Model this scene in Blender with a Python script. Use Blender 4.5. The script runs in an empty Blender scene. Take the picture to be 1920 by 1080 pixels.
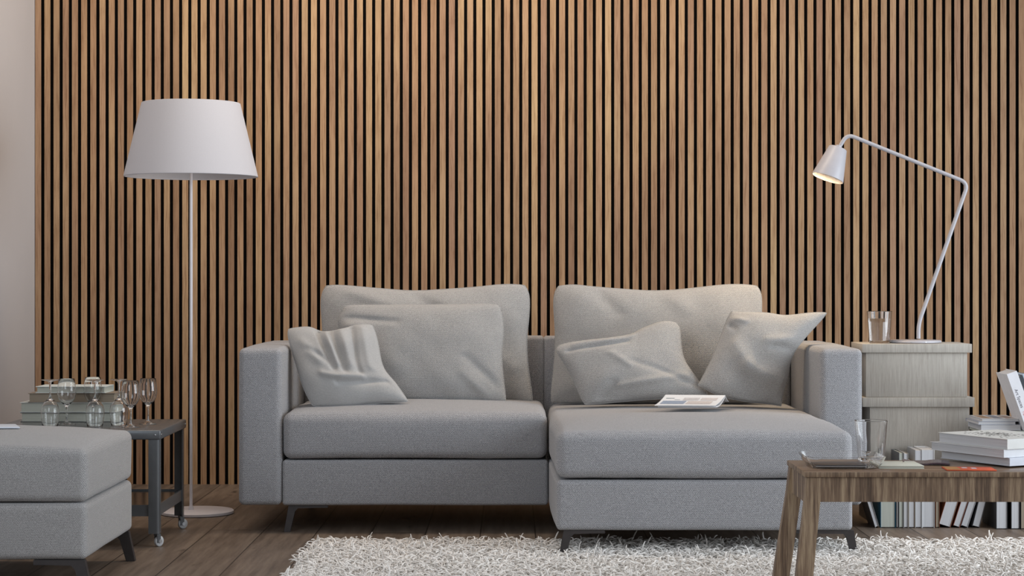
import bpy, bmesh, math, random
import numpy as np
from mathutils import Vector, Matrix, noise

# ---------------------------------------------------------------- camera, light, exposure
S = bpy.context.scene
COL = S.collection
H = 0.95          # eye height in metres
F = 3600.0        # focal length in pixels of a 1920 wide frame
CX, CY = 960.0, 524.0
cam_d = bpy.data.cameras.new('camera')
cam = bpy.data.objects.new('camera', cam_d); COL.objects.link(cam)
cam.location = (0, 0, H); cam.rotation_euler = (math.pi/2, 0, 0)
cam_d.sensor_width = 36; cam_d.lens = F/1920*36
cam_d.shift_y = -(540-CY)/1920
cam_d.clip_end = 60
S.camera = cam

def lin(c):
    c = c/255.0
    return c/12.92 if c <= 0.04045 else ((c+0.055)/1.055)**2.4
def rgb(r, g, b): return (lin(r), lin(g), lin(b), 1)

W = bpy.data.worlds.new('world'); S.world = W; W.use_nodes = True
bg = W.node_tree.nodes['Background']
bg.inputs[0].default_value = (1.0, 0.975, 0.975, 1); bg.inputs[1].default_value = 0.45

def area(name, loc, target, sx, sy, power, color, spread=180):
    l = bpy.data.lights.new(name, 'AREA'); l.shape = 'RECTANGLE'; l.size = sx; l.size_y = sy
    l.energy = power; l.color = color; l.spread = math.radians(spread)
    o = bpy.data.objects.new(name, l); COL.objects.link(o); o.location = loc
    o.rotation_euler = (Vector(target)-Vector(loc)).to_track_quat('-Z', 'Y').to_euler()
    return o
area('window_light_right', (4.3, 5.5, 1.5), (0.1, 7.0, 0.5), 3.4, 2.8, 90, (0.82, 0.91, 1.0), 120)
area('window_light_left', (-1.95, 3.3, 1.8), (0.6, 7.2, 0.6), 1.8, 1.8, 20, (0.78, 0.89, 1.0), 130)
area('ceiling_light', (-0.3, 7.3, 3.3), (-0.35, 8.9, 1.7), 3.0, 0.5, 62, (1.0, 0.82, 0.64))

S.view_settings.view_transform = 'Standard'
S.view_settings.look = 'None'
S.view_settings.exposure = 0.0
S.view_settings.gamma = 1.0
S.view_settings.use_curve_mapping = False
S.cycles.max_bounces = 10; S.cycles.transmission_bounces = 10; S.cycles.diffuse_bounces = 4
S.cycles.transparent_max_bounces = 12
S.cycles.caustics_reflective = True; S.cycles.caustics_refractive = True
S.cycles.sample_clamp_indirect = 4.0

R = random.Random(7)

# ---------------------------------------------------------------- geometry of the view
def P(px, py, D):
    return Vector(((px-CX)*D/F, D, H+(CY-py)*D/F))
def XW(px, D): return (px-CX)*D/F
def ZW(py, D): return H+(CY-py)*D/F

# ---------------------------------------------------------------- node helpers
class NT:
    def __init__(s, name):
        s.m = bpy.data.materials.new(name); s.m.use_nodes = True
        s.t = s.m.node_tree; s.n = s.t.nodes; s.b = s.n['Principled BSDF']
    def new(s, k, **kw):
        n = s.n.new(k)
        for a, v in kw.items(): setattr(n, a, v)
        return n
    def link(s, a, b): s.t.links.new(a, b)
    def put(s, sock, v):
        if isinstance(v, bpy.types.NodeSocket): s.link(v, sock)
        else: sock.default_value = v
    def math(s, op, a, b=0.0, c=None):
        n = s.new('ShaderNodeMath', operation=op)
        s.put(n.inputs[0], a); s.put(n.inputs[1], b)
        if c is not None: s.put(n.inputs[2], c)
        return n.outputs[0]
    def mix(s, f, a, b, mode='MIX'):
        n = s.new('ShaderNodeMix', data_type='RGBA', blend_type=mode)
        s.put(n.inputs[0], f); s.put(n.inputs[6], a); s.put(n.inputs[7], b)
        return n.outputs[2]
    def noise(s, vec, scale, detail=3, rough=0.55):
        n = s.new('ShaderNodeTexNoise'); s.link(vec, n.inputs['Vector'])
        n.inputs['Scale'].default_value = scale; n.inputs['Detail'].default_value = detail
        n.inputs['Roughness'].default_value = rough
        return n.outputs['Fac']
    def obj(s): return s.new('ShaderNodeTexCoord').outputs['Object']
    def scale(s, vec, v):
        n = s.new('ShaderNodeVectorMath', operation='MULTIPLY'); s.link(vec, n.inputs[0]); n.inputs[1].default_value = v
        return n.outputs[0]
    def ramp(s, f, stops):
        n = s.new('ShaderNodeValToRGB'); s.link(f, n.inputs[0])
        e = n.color_ramp.elements
        while len(e) < len(stops): e.new(0.5)
        for i, (p, c) in enumerate(stops): e[i].position = p; e[i].color = c
        return n.outputs[0]
    def bump(s, h, strength=0.5, dist=0.002, normal=None):
        n = s.new('ShaderNodeBump'); n.inputs['Strength'].default_value = strength
        n.inputs['Distance'].default_value = dist; s.link(h, n.inputs['Height'])
        if normal is not None: s.link(normal, n.inputs['Normal'])
        s.link(n.outputs[0], s.b.inputs['Normal']); return n.outputs[0]

def plain(name, col, rough=0.5, metal=0.0, spec=0.5, var=0.06, vscale=40, bump=0.0):
    t = NT(name); v = t.noise(t.obj(), vscale, 3)
    c0 = tuple(max(0, x*(1-var)) for x in col[:3])+(1,); c1 = tuple(min(1, x*(1+var)) for x in col[:3])+(1,)
    t.link(t.ramp(v, [(0.3, c0), (0.7, c1)]), t.b.inputs['Base Color'])
    t.b.inputs['Roughness'].default_value = rough; t.b.inputs['Metallic'].default_value = metal
    t.b.inputs['Specular IOR Level'].default_value = spec
    if bump: t.bump(v, bump, 0.001)
    return t.m

def fabric(name, base, dark, k=700.0, warm=None, depth=0.0025, fine=1.0, kv=None):
    kv = kv or k*1.55
    """woven upholstery: little basket-weave bumps projected from three sides"""
    t = NT(name); co = t.obj()
    sep = t.new('ShaderNodeSeparateXYZ'); t.link(co, sep.inputs[0])
    tc = t.new('ShaderNodeTexCoord'); an = t.new('ShaderNodeSeparateXYZ')
    t.link(tc.outputs['Normal'], an.inputs[0])
    ax = [t.math('ABSOLUTE', an.outputs[i]) for i in range(3)]
    wob = t.math('MULTIPLY', t.noise(co, 45, 3), 4.0)
    hx, hy = [t.math('ADD', t.math('MULTIPLY', sep.outputs[i], k), wob) for i in (0, 1)]
    vy, vz = [t.math('ADD', t.math('MULTIPLY', sep.outputs[i], kv), wob) for i in (1, 2)]
    def weave(a, b):
        # rows shift by half a cell: brick-like basket weave
        row = t.math('FLOOR', t.math('DIVIDE', b, math.pi))
        sh = t.math('MULTIPLY', t.math('MODULO', t.math('ABSOLUTE', row), 2.0), math.pi/2)
        u = t.math('ABSOLUTE', t.math('SINE', t.math('ADD', a, sh)))
        v = t.math('ABSOLUTE', t.math('SINE', b))
        return t.math('MULTIPLY', t.math('POWER', u, 0.8), t.math('POWER', v, 0.8))
    wxz = weave(hx, vz); wyz = weave(hy, vz); wxy = weave(hx, vy)
    fx = t.math('GREATER_THAN', ax[0], t.math('MAXIMUM', ax[1], ax[2]))
    fz = t.math('GREATER_THAN', ax[2], t.math('MAXIMUM', ax[1], ax[0]))
    def lerp(f, a, b): return t.math('ADD', t.math('MULTIPLY', f, b), t.math('MULTIPLY', t.math('SUBTRACT', 1.0, f), a))
    w = lerp(fz, lerp(fx, wxz, wyz), wxy)
    n2 = t.noise(co, 900, 2)
    h = t.math('ADD', w, t.math('MULTIPLY', n2, 0.35))
    col = t.ramp(w, [(0.05, dark), (0.85, base)])
    big = t.noise(co, 5, 3)
    col = t.mix(t.math('MULTIPLY', big, 0.35), col, tuple(x*0.86 for x in base[:3])+(1,))
    sp = t.noise(co, 320, 3, 0.7)
    col = t.mix(0.35, col, t.ramp(sp, [(0.35, dark), (0.65, tuple(min(1, x*1.25) for x in base[:3])+(1,))]))
    t.link(col, t.b.inputs['Base Color'])
    t.b.inputs['Roughness'].default_value = 0.95; t.b.inputs['Specular IOR Level'].default_value = 0.12
    t.b.inputs['Sheen Weight'].default_value = 0.25; t.b.inputs['Sheen Roughness'].default_value = 0.5
    t.bump(h, 0.7, depth)
    return t.m

def wood(name, cols, axis='X', gscale=(2, 60, 60), rough=0.5, board=None, k=1.0):
    t = NT(name); co = t.obj()
    g1 = t.noise(t.scale(co, gscale), 1.0, 5, 0.62)
    g2 = t.noise(t.scale(co, tuple(x*6 for x in gscale)), 1.0, 3, 0.6)
    f = t.math('ADD', t.math('MULTIPLY', g1, 0.72), t.math('MULTIPLY', g2, 0.28))
    c = t.ramp(f, [(0.38, cols[0]), (0.5, cols[1]), (0.62, cols[2])])
    t.link(c, t.b.inputs['Base Color']); t.b.inputs['Roughness'].default_value = rough
    t.bump(f, 0.25, 0.001)
    return t.m

def glass(name, tint=(1, 1, 1, 1), ior=1.46, rough=0.0):
    t = NT(name); t.b.inputs['Base Color'].default_value = tint
    t.b.inputs['Transmission Weight'].default_value = 1.0
    t.b.inputs['Roughness'].default_value = rough; t.b.inputs['IOR'].default_value = ior
    return t.m

# ---------------------------------------------------------------- materials
M = {}
M['fabric'] = fabric('grey_woven_upholstery', rgb(183, 182, 184), rgb(96, 96, 100), k=math.pi/0.0060, kv=math.pi/0.0042, depth=0.002)
M['fabric_fine'] = fabric('grey_fine_woven_upholstery', rgb(184, 182, 181), rgb(112, 110, 110), k=math.pi/0.0050, kv=math.pi/0.0040, depth=0.0014)
M['fabric_cushion'] = fabric('grey_woven_cushion', rgb(180, 178, 176), rgb(118, 116, 114), k=math.pi/0.0054, kv=math.pi/0.0040, depth=0.0014)
M['fabric_soft'] = fabric('pale_soft_cushion', rgb(180, 179, 178), rgb(146, 145, 144), k=math.pi/0.0036, depth=0.0009)
M['dark_metal'] = plain('dark_bronze_metal', rgb(62, 58, 58), 0.42, 0.3, var=0.1)
M['cart_metal'] = plain('grey_painted_metal', rgb(98, 101, 104), 0.26, 0.35, var=0.05)
M['steel'] = plain('brushed_steel', rgb(190, 192, 195), 0.3, 0.9)
M['white_paint'] = plain('white_lacquer', rgb(214, 211, 216), 0.4, var=0.02)
M['lamp_grey'] = plain('pale_grey_lacquer', rgb(178, 176, 181), 0.38, var=0.02)
M['shade'] = plain('white_shade_fabric', rgb(188, 188, 194), 0.9, var=0.02, vscale=300)
M['shade_in'] = plain('white_shade_lining', rgb(238, 232, 232), 0.8, var=0.02)
M['plaster'] = plain('painted_plaster', rgb(182, 178, 178), 0.9, var=0.01, vscale=6, bump=0.15)
M['felt'] = plain('black_felt', rgb(14, 11, 9), 0.95, spec=0.1)
M['slat_side'] = plain('black_slat_core', rgb(20, 15, 12), 0.9, spec=0.1)
M['glass'] = glass('clear_glass')
M['water'] = glass('water', ior=1.33)
M['rubber'] = plain('white_wheel_rubber', rgb(190, 194, 197), 0.5)
M['box'] = wood('greige_board', [rgb(160, 153, 144), rgb(171, 165, 156), rgb(181, 175, 166)], gscale=(220, 220, 9), rough=0.85)
M['table_wood_v'] = wood('walnut_vertical_grain', [rgb(82, 65, 52), rgb(126, 104, 84), rgb(170, 149, 122)], gscale=(52, 52, 2.6), rough=0.5)
M['table_top_wood'] = wood('walnut_top', [rgb(96, 78, 64), rgb(124, 102, 84), rgb(146, 124, 104)], gscale=(1.6, 26, 26), rough=0.35)

def pages(name, a, b):
    t = NT(name); co = t.obj()
    f = t.noise(t.scale(co, (3, 3, 900)), 1.0, 3, 0.6)
    t.link(t.ramp(f, [(0.3, a), (0.7, b)]), t.b.inputs['Base Color'])
    t.b.inputs['Roughness'].default_value = 0.85; t.bump(f, 0.3, 0.0006); return t.m
M['pages'] = pages('white_page_block', rgb(176, 176, 178), rgb(206, 206, 208))
M['pages_dim'] = pages('cream_page_block', rgb(160, 163, 152), rgb(188, 190, 180))
M['pages_tan'] = pages('tan_page_block', rgb(128, 116, 100), rgb(158, 146, 128))

def slat_material():
    t = NT('oak_veneer_slats'); co = t.obj()
    sep = t.new('ShaderNodeSeparateXYZ'); t.link(co, sep.inputs[0])
    att = t.new('ShaderNodeAttribute', attribute_name='slat_tone')
    rnd = att.outputs['Fac']
    seg = t.new('ShaderNodeCombineXYZ')
    t.link(t.math('MULTIPLY', rnd, 97.0), seg.inputs[0]); t.link(t.math('MULTIPLY', sep.outputs[2], 1.1), seg.inputs[2])
    tone = t.noise(seg.outputs[0], 1.0, 1)
    gv = t.new('ShaderNodeCombineXYZ')
    # gentle cathedral figure: bend the grain with height
    bend = t.math('MULTIPLY', t.noise(seg.outputs[0], 2.5, 2), 0.05)
    t.link(t.math('MULTIPLY', t.math('ADD', sep.outputs[0], bend), 260.0), gv.inputs[0])
    t.link(t.math('MULTIPLY', rnd, 31.0), gv.inputs[1]); t.link(t.math('MULTIPLY', sep.outputs[2], 3.2), gv.inputs[2])
    g = t.noise(gv.outputs[0], 1.0, 4, 0.6)
    gv2 = t.new('ShaderNodeCombineXYZ')
    t.link(t.math('MULTIPLY', sep.outputs[0], 60.0), gv2.inputs[0]); t.link(t.math('MULTIPLY', rnd, 77.0), gv2.inputs[1])
    t.link(t.math('MULTIPLY', sep.outputs[2], 9.0), gv2.inputs[2])
    g2 = t.noise(gv2.outputs[0], 1.0, 4, 0.65)
    base = t.ramp(rnd, [(0.0, rgb(138, 112, 88)), (0.2, rgb(172, 140, 110)), (0.4, rgb(164, 134, 116)), (0.6, rgb(182, 152, 118)), (0.8, rgb(152, 124, 104)), (1.0, rgb(198, 172, 134))])
    alt = t.ramp(tone, [(0.32, rgb(142, 112, 90)), (0.5, rgb(174, 142, 114)), (0.68, rgb(194, 168, 130))])
    c = t.mix(0.5, base, alt)
    dark = t.ramp(t.math('ADD', t.math('MULTIPLY', g, 0.6), t.math('MULTIPLY', g2, 0.4)), [(0.38, (0.54, 0.46, 0.40, 1)), (0.49, (0.84, 0.82, 0.80, 1)), (0.60, (1.0, 1.0, 1.0, 1))])
    c = t.mix(0.85, c, dark, 'MULTIPLY'); c = t.mix(1.0, c, (0.90, 0.87, 0.83, 1), 'MULTIPLY')
    t.link(c, t.b.inputs['Base Color']); t.b.inputs['Roughness'].default_value = 0.55
    t.b.inputs['Specular IOR Level'].default_value = 0.25
    t.bump(g, 0.2, 0.0006)
    return t.m
M['slat'] = slat_material()

def floor_material():
    t = NT('rustic_oak_boards'); co = t.obj()
    sep = t.new('ShaderNodeSeparateXYZ'); t.link(co, sep.inputs[0])
    wd = 0.205
    xs = t.math('DIVIDE', t.math('ADD', sep.outputs[0], 0.733+wd*20), wd)
    bi = t.math('FLOOR', xs); fr = t.math('FRACT', xs)
    wn = t.new('ShaderNodeTexWhiteNoise', noise_dimensions='1D'); t.link(bi, wn.inputs['W'])
    yo = t.math('ADD', t.math('DIVIDE', sep.outputs[1], 1.9), t.math('MULTIPLY', wn.outputs['Value'], 7.0))
    bj = t.math('FLOOR', yo); fy = t.math('FRACT', yo)
    wn2 = t.new('ShaderNodeTexWhiteNoise', noise_dimensions='2D')
    cb = t.new('ShaderNodeCombineXYZ'); t.link(bi, cb.inputs[0]); t.link(bj, cb.inputs[1]); t.link(cb.outputs[0], wn2.inputs['Vector'])
    rnd = wn2.outputs['Value']
    gv = t.new('ShaderNodeCombineXYZ')
    t.link(t.math('MULTIPLY', sep.outputs[0], 34.0), gv.inputs[0]); t.link(t.math('MULTIPLY', sep.outputs[1], 2.4), gv.inputs[1]); t.link(t.math('MULTIPLY', rnd, 50.0), gv.inputs[2])
    g = t.noise(gv.outputs[0], 1.0, 5, 0.62)
    kv = t.new('ShaderNodeCombineXYZ')
    t.link(t.math('MULTIPLY', sep.outputs[0], 9.0), kv.inputs[0]); t.link(t.math('MULTIPLY', sep.outputs[1], 3.0), kv.inputs[1]); t.link(t.math('MULTIPLY', rnd, 20.0), kv.inputs[2])
    kn = t.noise(kv.outputs[0], 1.0, 3, 0.7)
    c = t.ramp(g, [(0.34, rgb(70, 60, 52)), (0.5, rgb(110, 97, 86)), (0.66, rgb(136, 122, 108))])
    c = t.mix(0.5, c, t.ramp(rnd, [(0, rgb(92, 81, 72)), (0.5, rgb(118, 103, 91)), (1, rgb(110, 99, 89))]))
    c = t.mix(t.ramp(kn, [(0.62, (0, 0, 0, 1)), (0.74, (0.75, 0.75, 0.75, 1))]), c, rgb(48, 39, 33))
    e1 = t.math('LESS_THAN', t.math('MINIMUM', fr, t.math('SUBTRACT', 1.0, fr)), 0.012)
    e2 = t.math('LESS_THAN', t.math('MINIMUM', fy, t.math('SUBTRACT', 1.0, fy)), 0.0013)
    e = t.math('MAXIMUM', e1, e2)
    c = t.mix(t.math('MULTIPLY', e, 0.8), c, rgb(34, 27, 23))
    t.link(c, t.b.inputs['Base Color']); t.b.inputs['Roughness'].default_value = 0.48
    t.b.inputs['Specular IOR Level'].default_value = 0.35
    t.bump(t.math('SUBTRACT', t.math('MULTIPLY', g, 0.5), e), 0.4, 0.001)
    return t.m
M['floor'] = floor_material()

# ---------------------------------------------------------------- object helpers
def link(o, parent=None):
    COL.objects.link(o)
    if parent is not None: o.parent = parent
    return o
def mesh_obj(name, verts, faces, mats, parent=None, smooth=True, loc=None, rot=None):
    me = bpy.data.meshes.new(name); me.from_pydata([tuple(v) for v in verts], [], faces); me.update()
    return finish(name, me, mats, parent, smooth, loc, rot)
def finish(name, me, mats, parent=None, smooth=True, loc=None, rot=None):
    if not isinstance(mats, (list, tuple)): mats = [mats]
    for m in mats: me.materials.append(m)
    if smooth:
        for p in me.polygons: p.use_smooth = True
    o = bpy.data.objects.new(name, me); link(o, parent)
    if loc is not None: o.location = loc
    if rot is not None: o.rotation_euler = rot
    return o
def bm_obj(name, bm, mats, parent=None, smooth=False, loc=None, rot=None):
    bmesh.ops.recalc_face_normals(bm, faces=bm.faces)
    me = bpy.data.meshes.new(name); bm.to_mesh(me); bm.free()
    o = finish(name, me, mats, parent, smooth, loc, rot)
    if smooth: me.set_sharp_from_angle(angle=math.radians(40))
    return o
def thing(name, label, cat, loc=(0, 0, 0), rotz=0.0, group=None, rot=None):
    o = bpy.data.objects.new(name, None); COL.objects.link(o); o.empty_display_size = 0.05
    o.location = loc; o.rotation_euler = rot if rot is not None else (0, 0, rotz)
    o['label'] = label; o['category'] = cat
    if group: o['group'] = group
    return o
def tag(o, label, cat, group=None):
    o['label'] = label; o['category'] = cat
    if group: o['group'] = group
    return o
def structure(o): o['kind'] = 'structure'; return o
def copy_tree(o, parent=None):
    c = o.copy(); COL.objects.link(c)
    if parent is not None: c.parent = parent
    for ch in list(o.children): copy_tree(ch, c)
    return c

def add_box(bm, x0, x1, y0, y1, z0, z1, bevel=0.0, seg=2):
    r = bmesh.ops.create_cube(bm, size=1.0)
    vs = r['verts']
    for v in vs:
        v.co = Vector((x0+(v.co.x+.5)*(x1-x0), y0+(v.co.y+.5)*(y1-y0), z0+(v.co.z+.5)*(z1-z0)))
    if bevel > 0:
        es = list({e for v in vs for e in v.link_edges})
        bmesh.ops.bevel(bm, geom=es, offset=bevel, segments=seg, affect='EDGES', profile=0.5)
def box(name, x0, x1, y0, y1, z0, z1, mat, parent=None, bevel=0.0, seg=2, loc=None, rot=None):
    bm = bmesh.new(); add_box(bm, x0, x1, y0, y1, z0, z1, bevel, seg)
    return bm_obj(name, bm, mat, parent, smooth=bevel > 0, loc=loc, rot=rot)
def prism(name, pts, y0, y1, mat, parent=None, bevel=0.0, axis='XZ', loc=None, rot=None):
    """extrude a polygon given in XZ along Y (or in XY along Z)"""
    bm = bmesh.new()
    mk = (lambda a, b, t: (a, t, b)) if axis == 'XZ' else (lambda a, b, t: (a, b, t))
    f = [bm.verts.new(mk(a, b, y0)) for a, b in pts]; g = [bm.verts.new(mk(a, b, y1)) for a, b in pts]
    bm.faces.new(f); bm.faces.new(g[::-1]); n = len(pts)
    for i in range(n): bm.faces.new((f[i], f[(i+1) % n], g[(i+1) % n], g[i]))
    if bevel: bmesh.ops.bevel(bm, geom=list(bm.edges), offset=bevel, segments=2, affect='EDGES')
    return bm_obj(name, bm, mat, parent, smooth=bevel > 0, loc=loc, rot=rot)
def support(prof, e=0.0005):
    out = []
    for i, p in enumerate(prof):
        if i:
            a = prof[i-1]; L = math.hypot(p[0]-a[0], p[1]-a[1])
            if L > 4*e:
                for s in (e/L, 0.5, 1-e/L): out.append((a[0]+(p[0]-a[0])*s, a[1]+(p[1]-a[1])*s))
        out.append(p)
    return out
def lathe(name, prof, mat, parent=None, n=48, loc=None, rot=None, closed=False):
    verts, faces = [], []
    rows = []
    for r, z in prof:
        if r < 1e-6: rows.append([len(verts)]); verts.append((0, 0, z))
        else:
            rows.append(list(range(len(verts), len(verts)+n)))
            verts += [(r*math.cos(2*math.pi*i/n), r*math.sin(2*math.pi*i/n), z) for i in range(n)]
    pairs = list(zip(rows, rows[1:]))
    if closed: pairs.append((rows[-1], rows[0]))
    for a, b in pairs:
        for i in range(n):
            j = (i+1) % n
            if len(a) == 1 and len(b) == 1: continue
            if len(a) == 1: faces.append((a[0], b[j], b[i]))
            elif len(b) == 1: faces.append((a[i], a[j], b[0]))
            else: faces.append((a[i], a[j], b[j], b[i]))
    o = mesh_obj(name, verts, faces, mat, parent, True, loc, rot)
    bm = bmesh.new(); bm.from_mesh(o.data); bmesh.ops.recalc_face_normals(bm, faces=bm.faces); bm.to_mesh(o.data); bm.free()
    o.data.set_sharp_from_angle(angle=math.radians(50))
    return o
def smooth_path(pts, n=10, closed=False):
    out = []
    pts = [Vector(p) for p in pts]
    for i in range(len(pts)-1):
        p0 = pts[max(i-1, 0)]; p1 = pts[i]; p2 = pts[i+1]; p3 = pts[min(i+2, len(pts)-1)]
        for k in range(n):
            t = k/n
            out.append(0.5*((2*p1)+(-p0+p2)*t+(2*p0-5*p1+4*p2-p3)*t*t+(-p0+3*p1-3*p2+p3)*t**3))
    out.append(pts[-1]); return out
def round_corners(pts, rad, n=8):
    pts = [Vector(p) for p in pts]; out = [pts[0]]
    for i in range(1, len(pts)-1):
        a, b, c = pts[i-1], pts[i], pts[i+1]
        u = (a-b).normalized(); v = (c-b).normalized(); r = rad[i-1] if isinstance(rad, list) else rad
        p, q = b+u*r, b+v*r
        for k in range(n+1):
            t = k/n; out.append(p*(1-t)**2+b*2*t*(1-t)+q*t*t)
    out.append(pts[-1]); return out
def tube(name, pts, rad, mat, parent=None, n=14, caps=True, loc=None, rot=None):
    pts = [Vector(p) for p in pts]; verts, faces = [], []
    up = Vector((0, 1, 0.01)).normalized()
    for i, p in enumerate(pts):
        d = (pts[min(i+1, len(pts)-1)]-pts[max(i-1, 0)]).normalized()
        a = up.cross(d)
        if a.length < 1e-3: a = Vector((1, 0, 0)).cross(d)
        a.normalize(); b = d.cross(a)
        r = rad[i] if isinstance(rad, (list, tuple)) else rad
        for k in range(n):
            w = 2*math.pi*k/n; verts.append(p+a*r*math.cos(w)+b*r*math.sin(w))
    for i in range(len(pts)-1):
        for k in range(n):
            l = (k+1) % n; faces.append((i*n+k, i*n+l, (i+1)*n+l, (i+1)*n+k))
    if caps: faces.append(tuple(range(n))[::-1]); faces.append(tuple(range((len(pts)-1)*n, len(pts)*n)))
    o = mesh_obj(name, verts, faces, mat, parent, True, loc, rot)
    o.data.set_sharp_from_angle(angle=math.radians(50)); return o

def softbox(name, x0, x1, y0, y1, z0, z1, r, mat, parent=None, crown={}, wob=0.002, nseg=26, seed=0, fn=None, loc=None):
    """upholstered block: rounded edges, crowned faces, slight irregularity"""
    c = Vector(((x0+x1)/2, (y0+y1)/2, (z0+z1)/2)); h = ((x1-x0)/2, (y1-y0)/2, (z1-z0)/2)
    def samp(hh):
        inner = np.linspace(-(hh-r), hh-r, nseg)
        out = [hh-r+r*math.tan(math.pi/4*k/5) for k in range(1, 6)]
        return [-o for o in out[::-1]]+list(inner)+out
    ss = [samp(q) for q in h]
    bm = bmesh.new(); nv = {}
    def vert(p):
        key = tuple(round(q, 6) for q in p)
        if key in nv: return nv[key]
        q = [max(-(h[i]-r), min(h[i]-r, p[i])) for i in range(3)]
        d = Vector([p[i]-q[i] for i in range(3)])
        if d.length > 0: d = d.normalized()*r
        w = Vector(q)+d
        a, b, e = w.x/h[0], w.y/h[1], w.z/h[2]
        fa, fb, fe = (1-min(1, a*a)), (1-min(1, b*b)), (1-min(1, e*e))
        s = 0.6
        if e > 0: w.z += crown.get('top', 0)*(fa*fb)**s*e
        else: w.z += crown.get('bottom', 0)*(fa*fb)**s*e
        if b < 0: w.y += crown.get('front', 0)*(fa*fe)**s*b
        else: w.y += crown.get('back', 0)*(fa*fe)**s*b
        w.x += crown.get('side', 0)*(fb*fe)**s*a
        g = w+c
        if fn: g = fn(g, a, b, e)
        if wob:
            nz = noise.noise_vector(g*3.1+Vector((seed*7.3, 0, 0)))*wob+noise.noise_vector(g*11+Vector((seed, 3, 0)))*wob*0.4
            g = g+nz
        v = bm.verts.new(g); nv[key] = v; return v
    for ax in range(3):
        u, v = [i for i in range(3) if i != ax]
        for sg in (-1, 1):
            su, sv = ss[u], ss[v]
            for i in range(len(su)-1):
                for j in range(len(sv)-1):
                    q = []
                    for a, b in ((i, j), (i+1, j), (i+1, j+1), (i, j+1)):
                        p = [0, 0, 0]; p[ax] = sg*h[ax]; p[u] = su[a]; p[v] = sv[b]; q.append(vert(p))
                    if len(set(q)) == 4: bm.faces.new(q)
    bmesh.ops.recalc_face_normals(bm, faces=bm.faces)
    me = bpy.data.meshes.new(name); bm.to_mesh(me); bm.free()
    return finish(name, me, mat, parent, True, loc)

def seam(name, pts, mat, parent=None, rad=0.0022):
    return tube(name, pts, rad, mat, parent, n=6)

# ---------------------------------------------------------------- the room
WD = 8.9          # distance of the panelled wall
XL = XW(65, WD)   # left wall
structure(box('floor', -3.2, 4.2, 2.5, WD+0.1, -0.05, 0.0, M['floor']))
structure(box('wall_left', XL-0.12, XL, 4.2, WD+0.1, 0.0, 3.0, M['plaster']))
wb = structure(box('wall_back', XL, 4.2, WD+0.012, WD+0.14, 0.0, 3.0, M['felt']))
PITCH = 17.235*WD/F; SW = 11.2*WD/F
verts, faces, mi, tones = [], [], [], []
x = XW(66.0, WD); k = 0; rs = random.Random(11)
while x < 3.6:
    a, b, y0, y1, z0, z1 = x, x+SW, WD, WD+0.012, 0.0, 2.9
    n = len(verts)
    verts += [(a, y0, z0), (b, y0, z0), (b, y0, z1), (a, y0, z1), (a, y1, z0), (b, y1, z0), (b, y1, z1), (a, y1, z1)]
    faces += [(n, n+1, n+2, n+3), (n, n+3, n+7, n+4), (n+1, n+5, n+6, n+2), (n, n+4, n+5, n+1), (n+3, n+2, n+6, n+7)]
    mi += [0, 1, 1, 1, 1]; t = rs.random(); tones += [t]*5
    x += PITCH; k += 1
slats = mesh_obj('slat_panelling', verts, faces, [M['slat'], M['slat_side']], None, smooth=False)
slats.parent = wb
for i, p in enumerate(slats.data.polygons): p.material_index = mi[i]
at = slats.data.attributes.new('slat_tone', 'FLOAT', 'FACE')
at.data.foreach_set('value', tones)

# ---------------------------------------------------------------- sofa
SD = 7.2; CD = 6.48      # distance of the seat front and of the chaise front
sofa = thing('corner_sofa', 'large grey woven corner sofa with a chaise on its right', 'sofa', (0.14, 7.6, 0))
def at_sofa(o):
    o.parent = sofa; o.matrix_parent_inverse = Matrix.Translation((-0.14, -7.6, 0)); return o
BZ, SZ = 0.102, 0.274
AX0, AX1 = -1.026, -0.864
at_sofa(softbox('armrest', AX0, AX1, SD, 8.15, BZ, 0.692, 0.022, M['fabric'], None, {'top': 0.004, 'front': 0.008, 'side': 0.003}, 0.002, seed=1))
at_sofa(softbox('armrest', 1.158, 1.316, SD, 8.15, BZ, 0.690, 0.022, M['fabric'], None, {'top': 0.004, 'front': 0.008, 'side': 0.003}, 0.002, seed=2))
at_sofa(softbox('backrest', AX1+0.004, 0.133, 7.95, 8.15, BZ, 0.712, 0.014, M['fabric'], None, {'front': 0.006}, 0.002, seed=3))
at_sofa(softbox('backrest', 0.132, 1.154, 7.95, 8.15, BZ, 0.712, 0.014, M['fabric'], None, {'front': 0.006}, 0.002, seed=4))
at_sofa(softbox('seat_base', AX1+0.002, 0.136, SD+0.004, 7.95, BZ, SZ-0.002, 0.012, M['fabric'], None, {'front': 0.003}, 0.0012, seed=5))
at_sofa(softbox('seat_cushion', AX1+0.004, 0.132, SD-0.008, 7.95, SZ+0.003, 0.448, 0.032, M['fabric'], None, {'top': 0.03, 'front': 0.012}, 0.003, seed=6))
def chaise_side(g, a, b, e):
    if a < -0.4: g.x -= 0.012*max(0, 1-b*b)
    return g
at_sofa(softbox('chaise_base', 0.150, 1.150, CD, 7.95, BZ, SZ-0.002, 0.016, M['fabric'], None, {'front': 0.004}, 0.0015, seed=7, fn=chaise_side))
def chaise_top(g, a, b, e):
    # the front part is puffed up higher than the part under the pillows
    if e > 0:
        y = g.y
        g.z += e*0.021*math.exp(-((y-6.84)/0.27)**2)*(1-a*a)**0.5 if abs(a) < 1 else 0
        g.z -= e*0.000*(1/(1+math.exp(-(y-7.15)/0.03)))
    if a < -0.4: g.x -= 0.010*max(0, 1-b*b)
    return g
at_sofa(softbox('chaise_cushion', 0.150, 1.150, CD-0.006, 7.95, SZ+0.003, 0.436, 0.034, M['fabric'], None, {'top': 0.016, 'front': 0.012}, 0.003, nseg=40, seed=8, fn=chaise_top))

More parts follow.
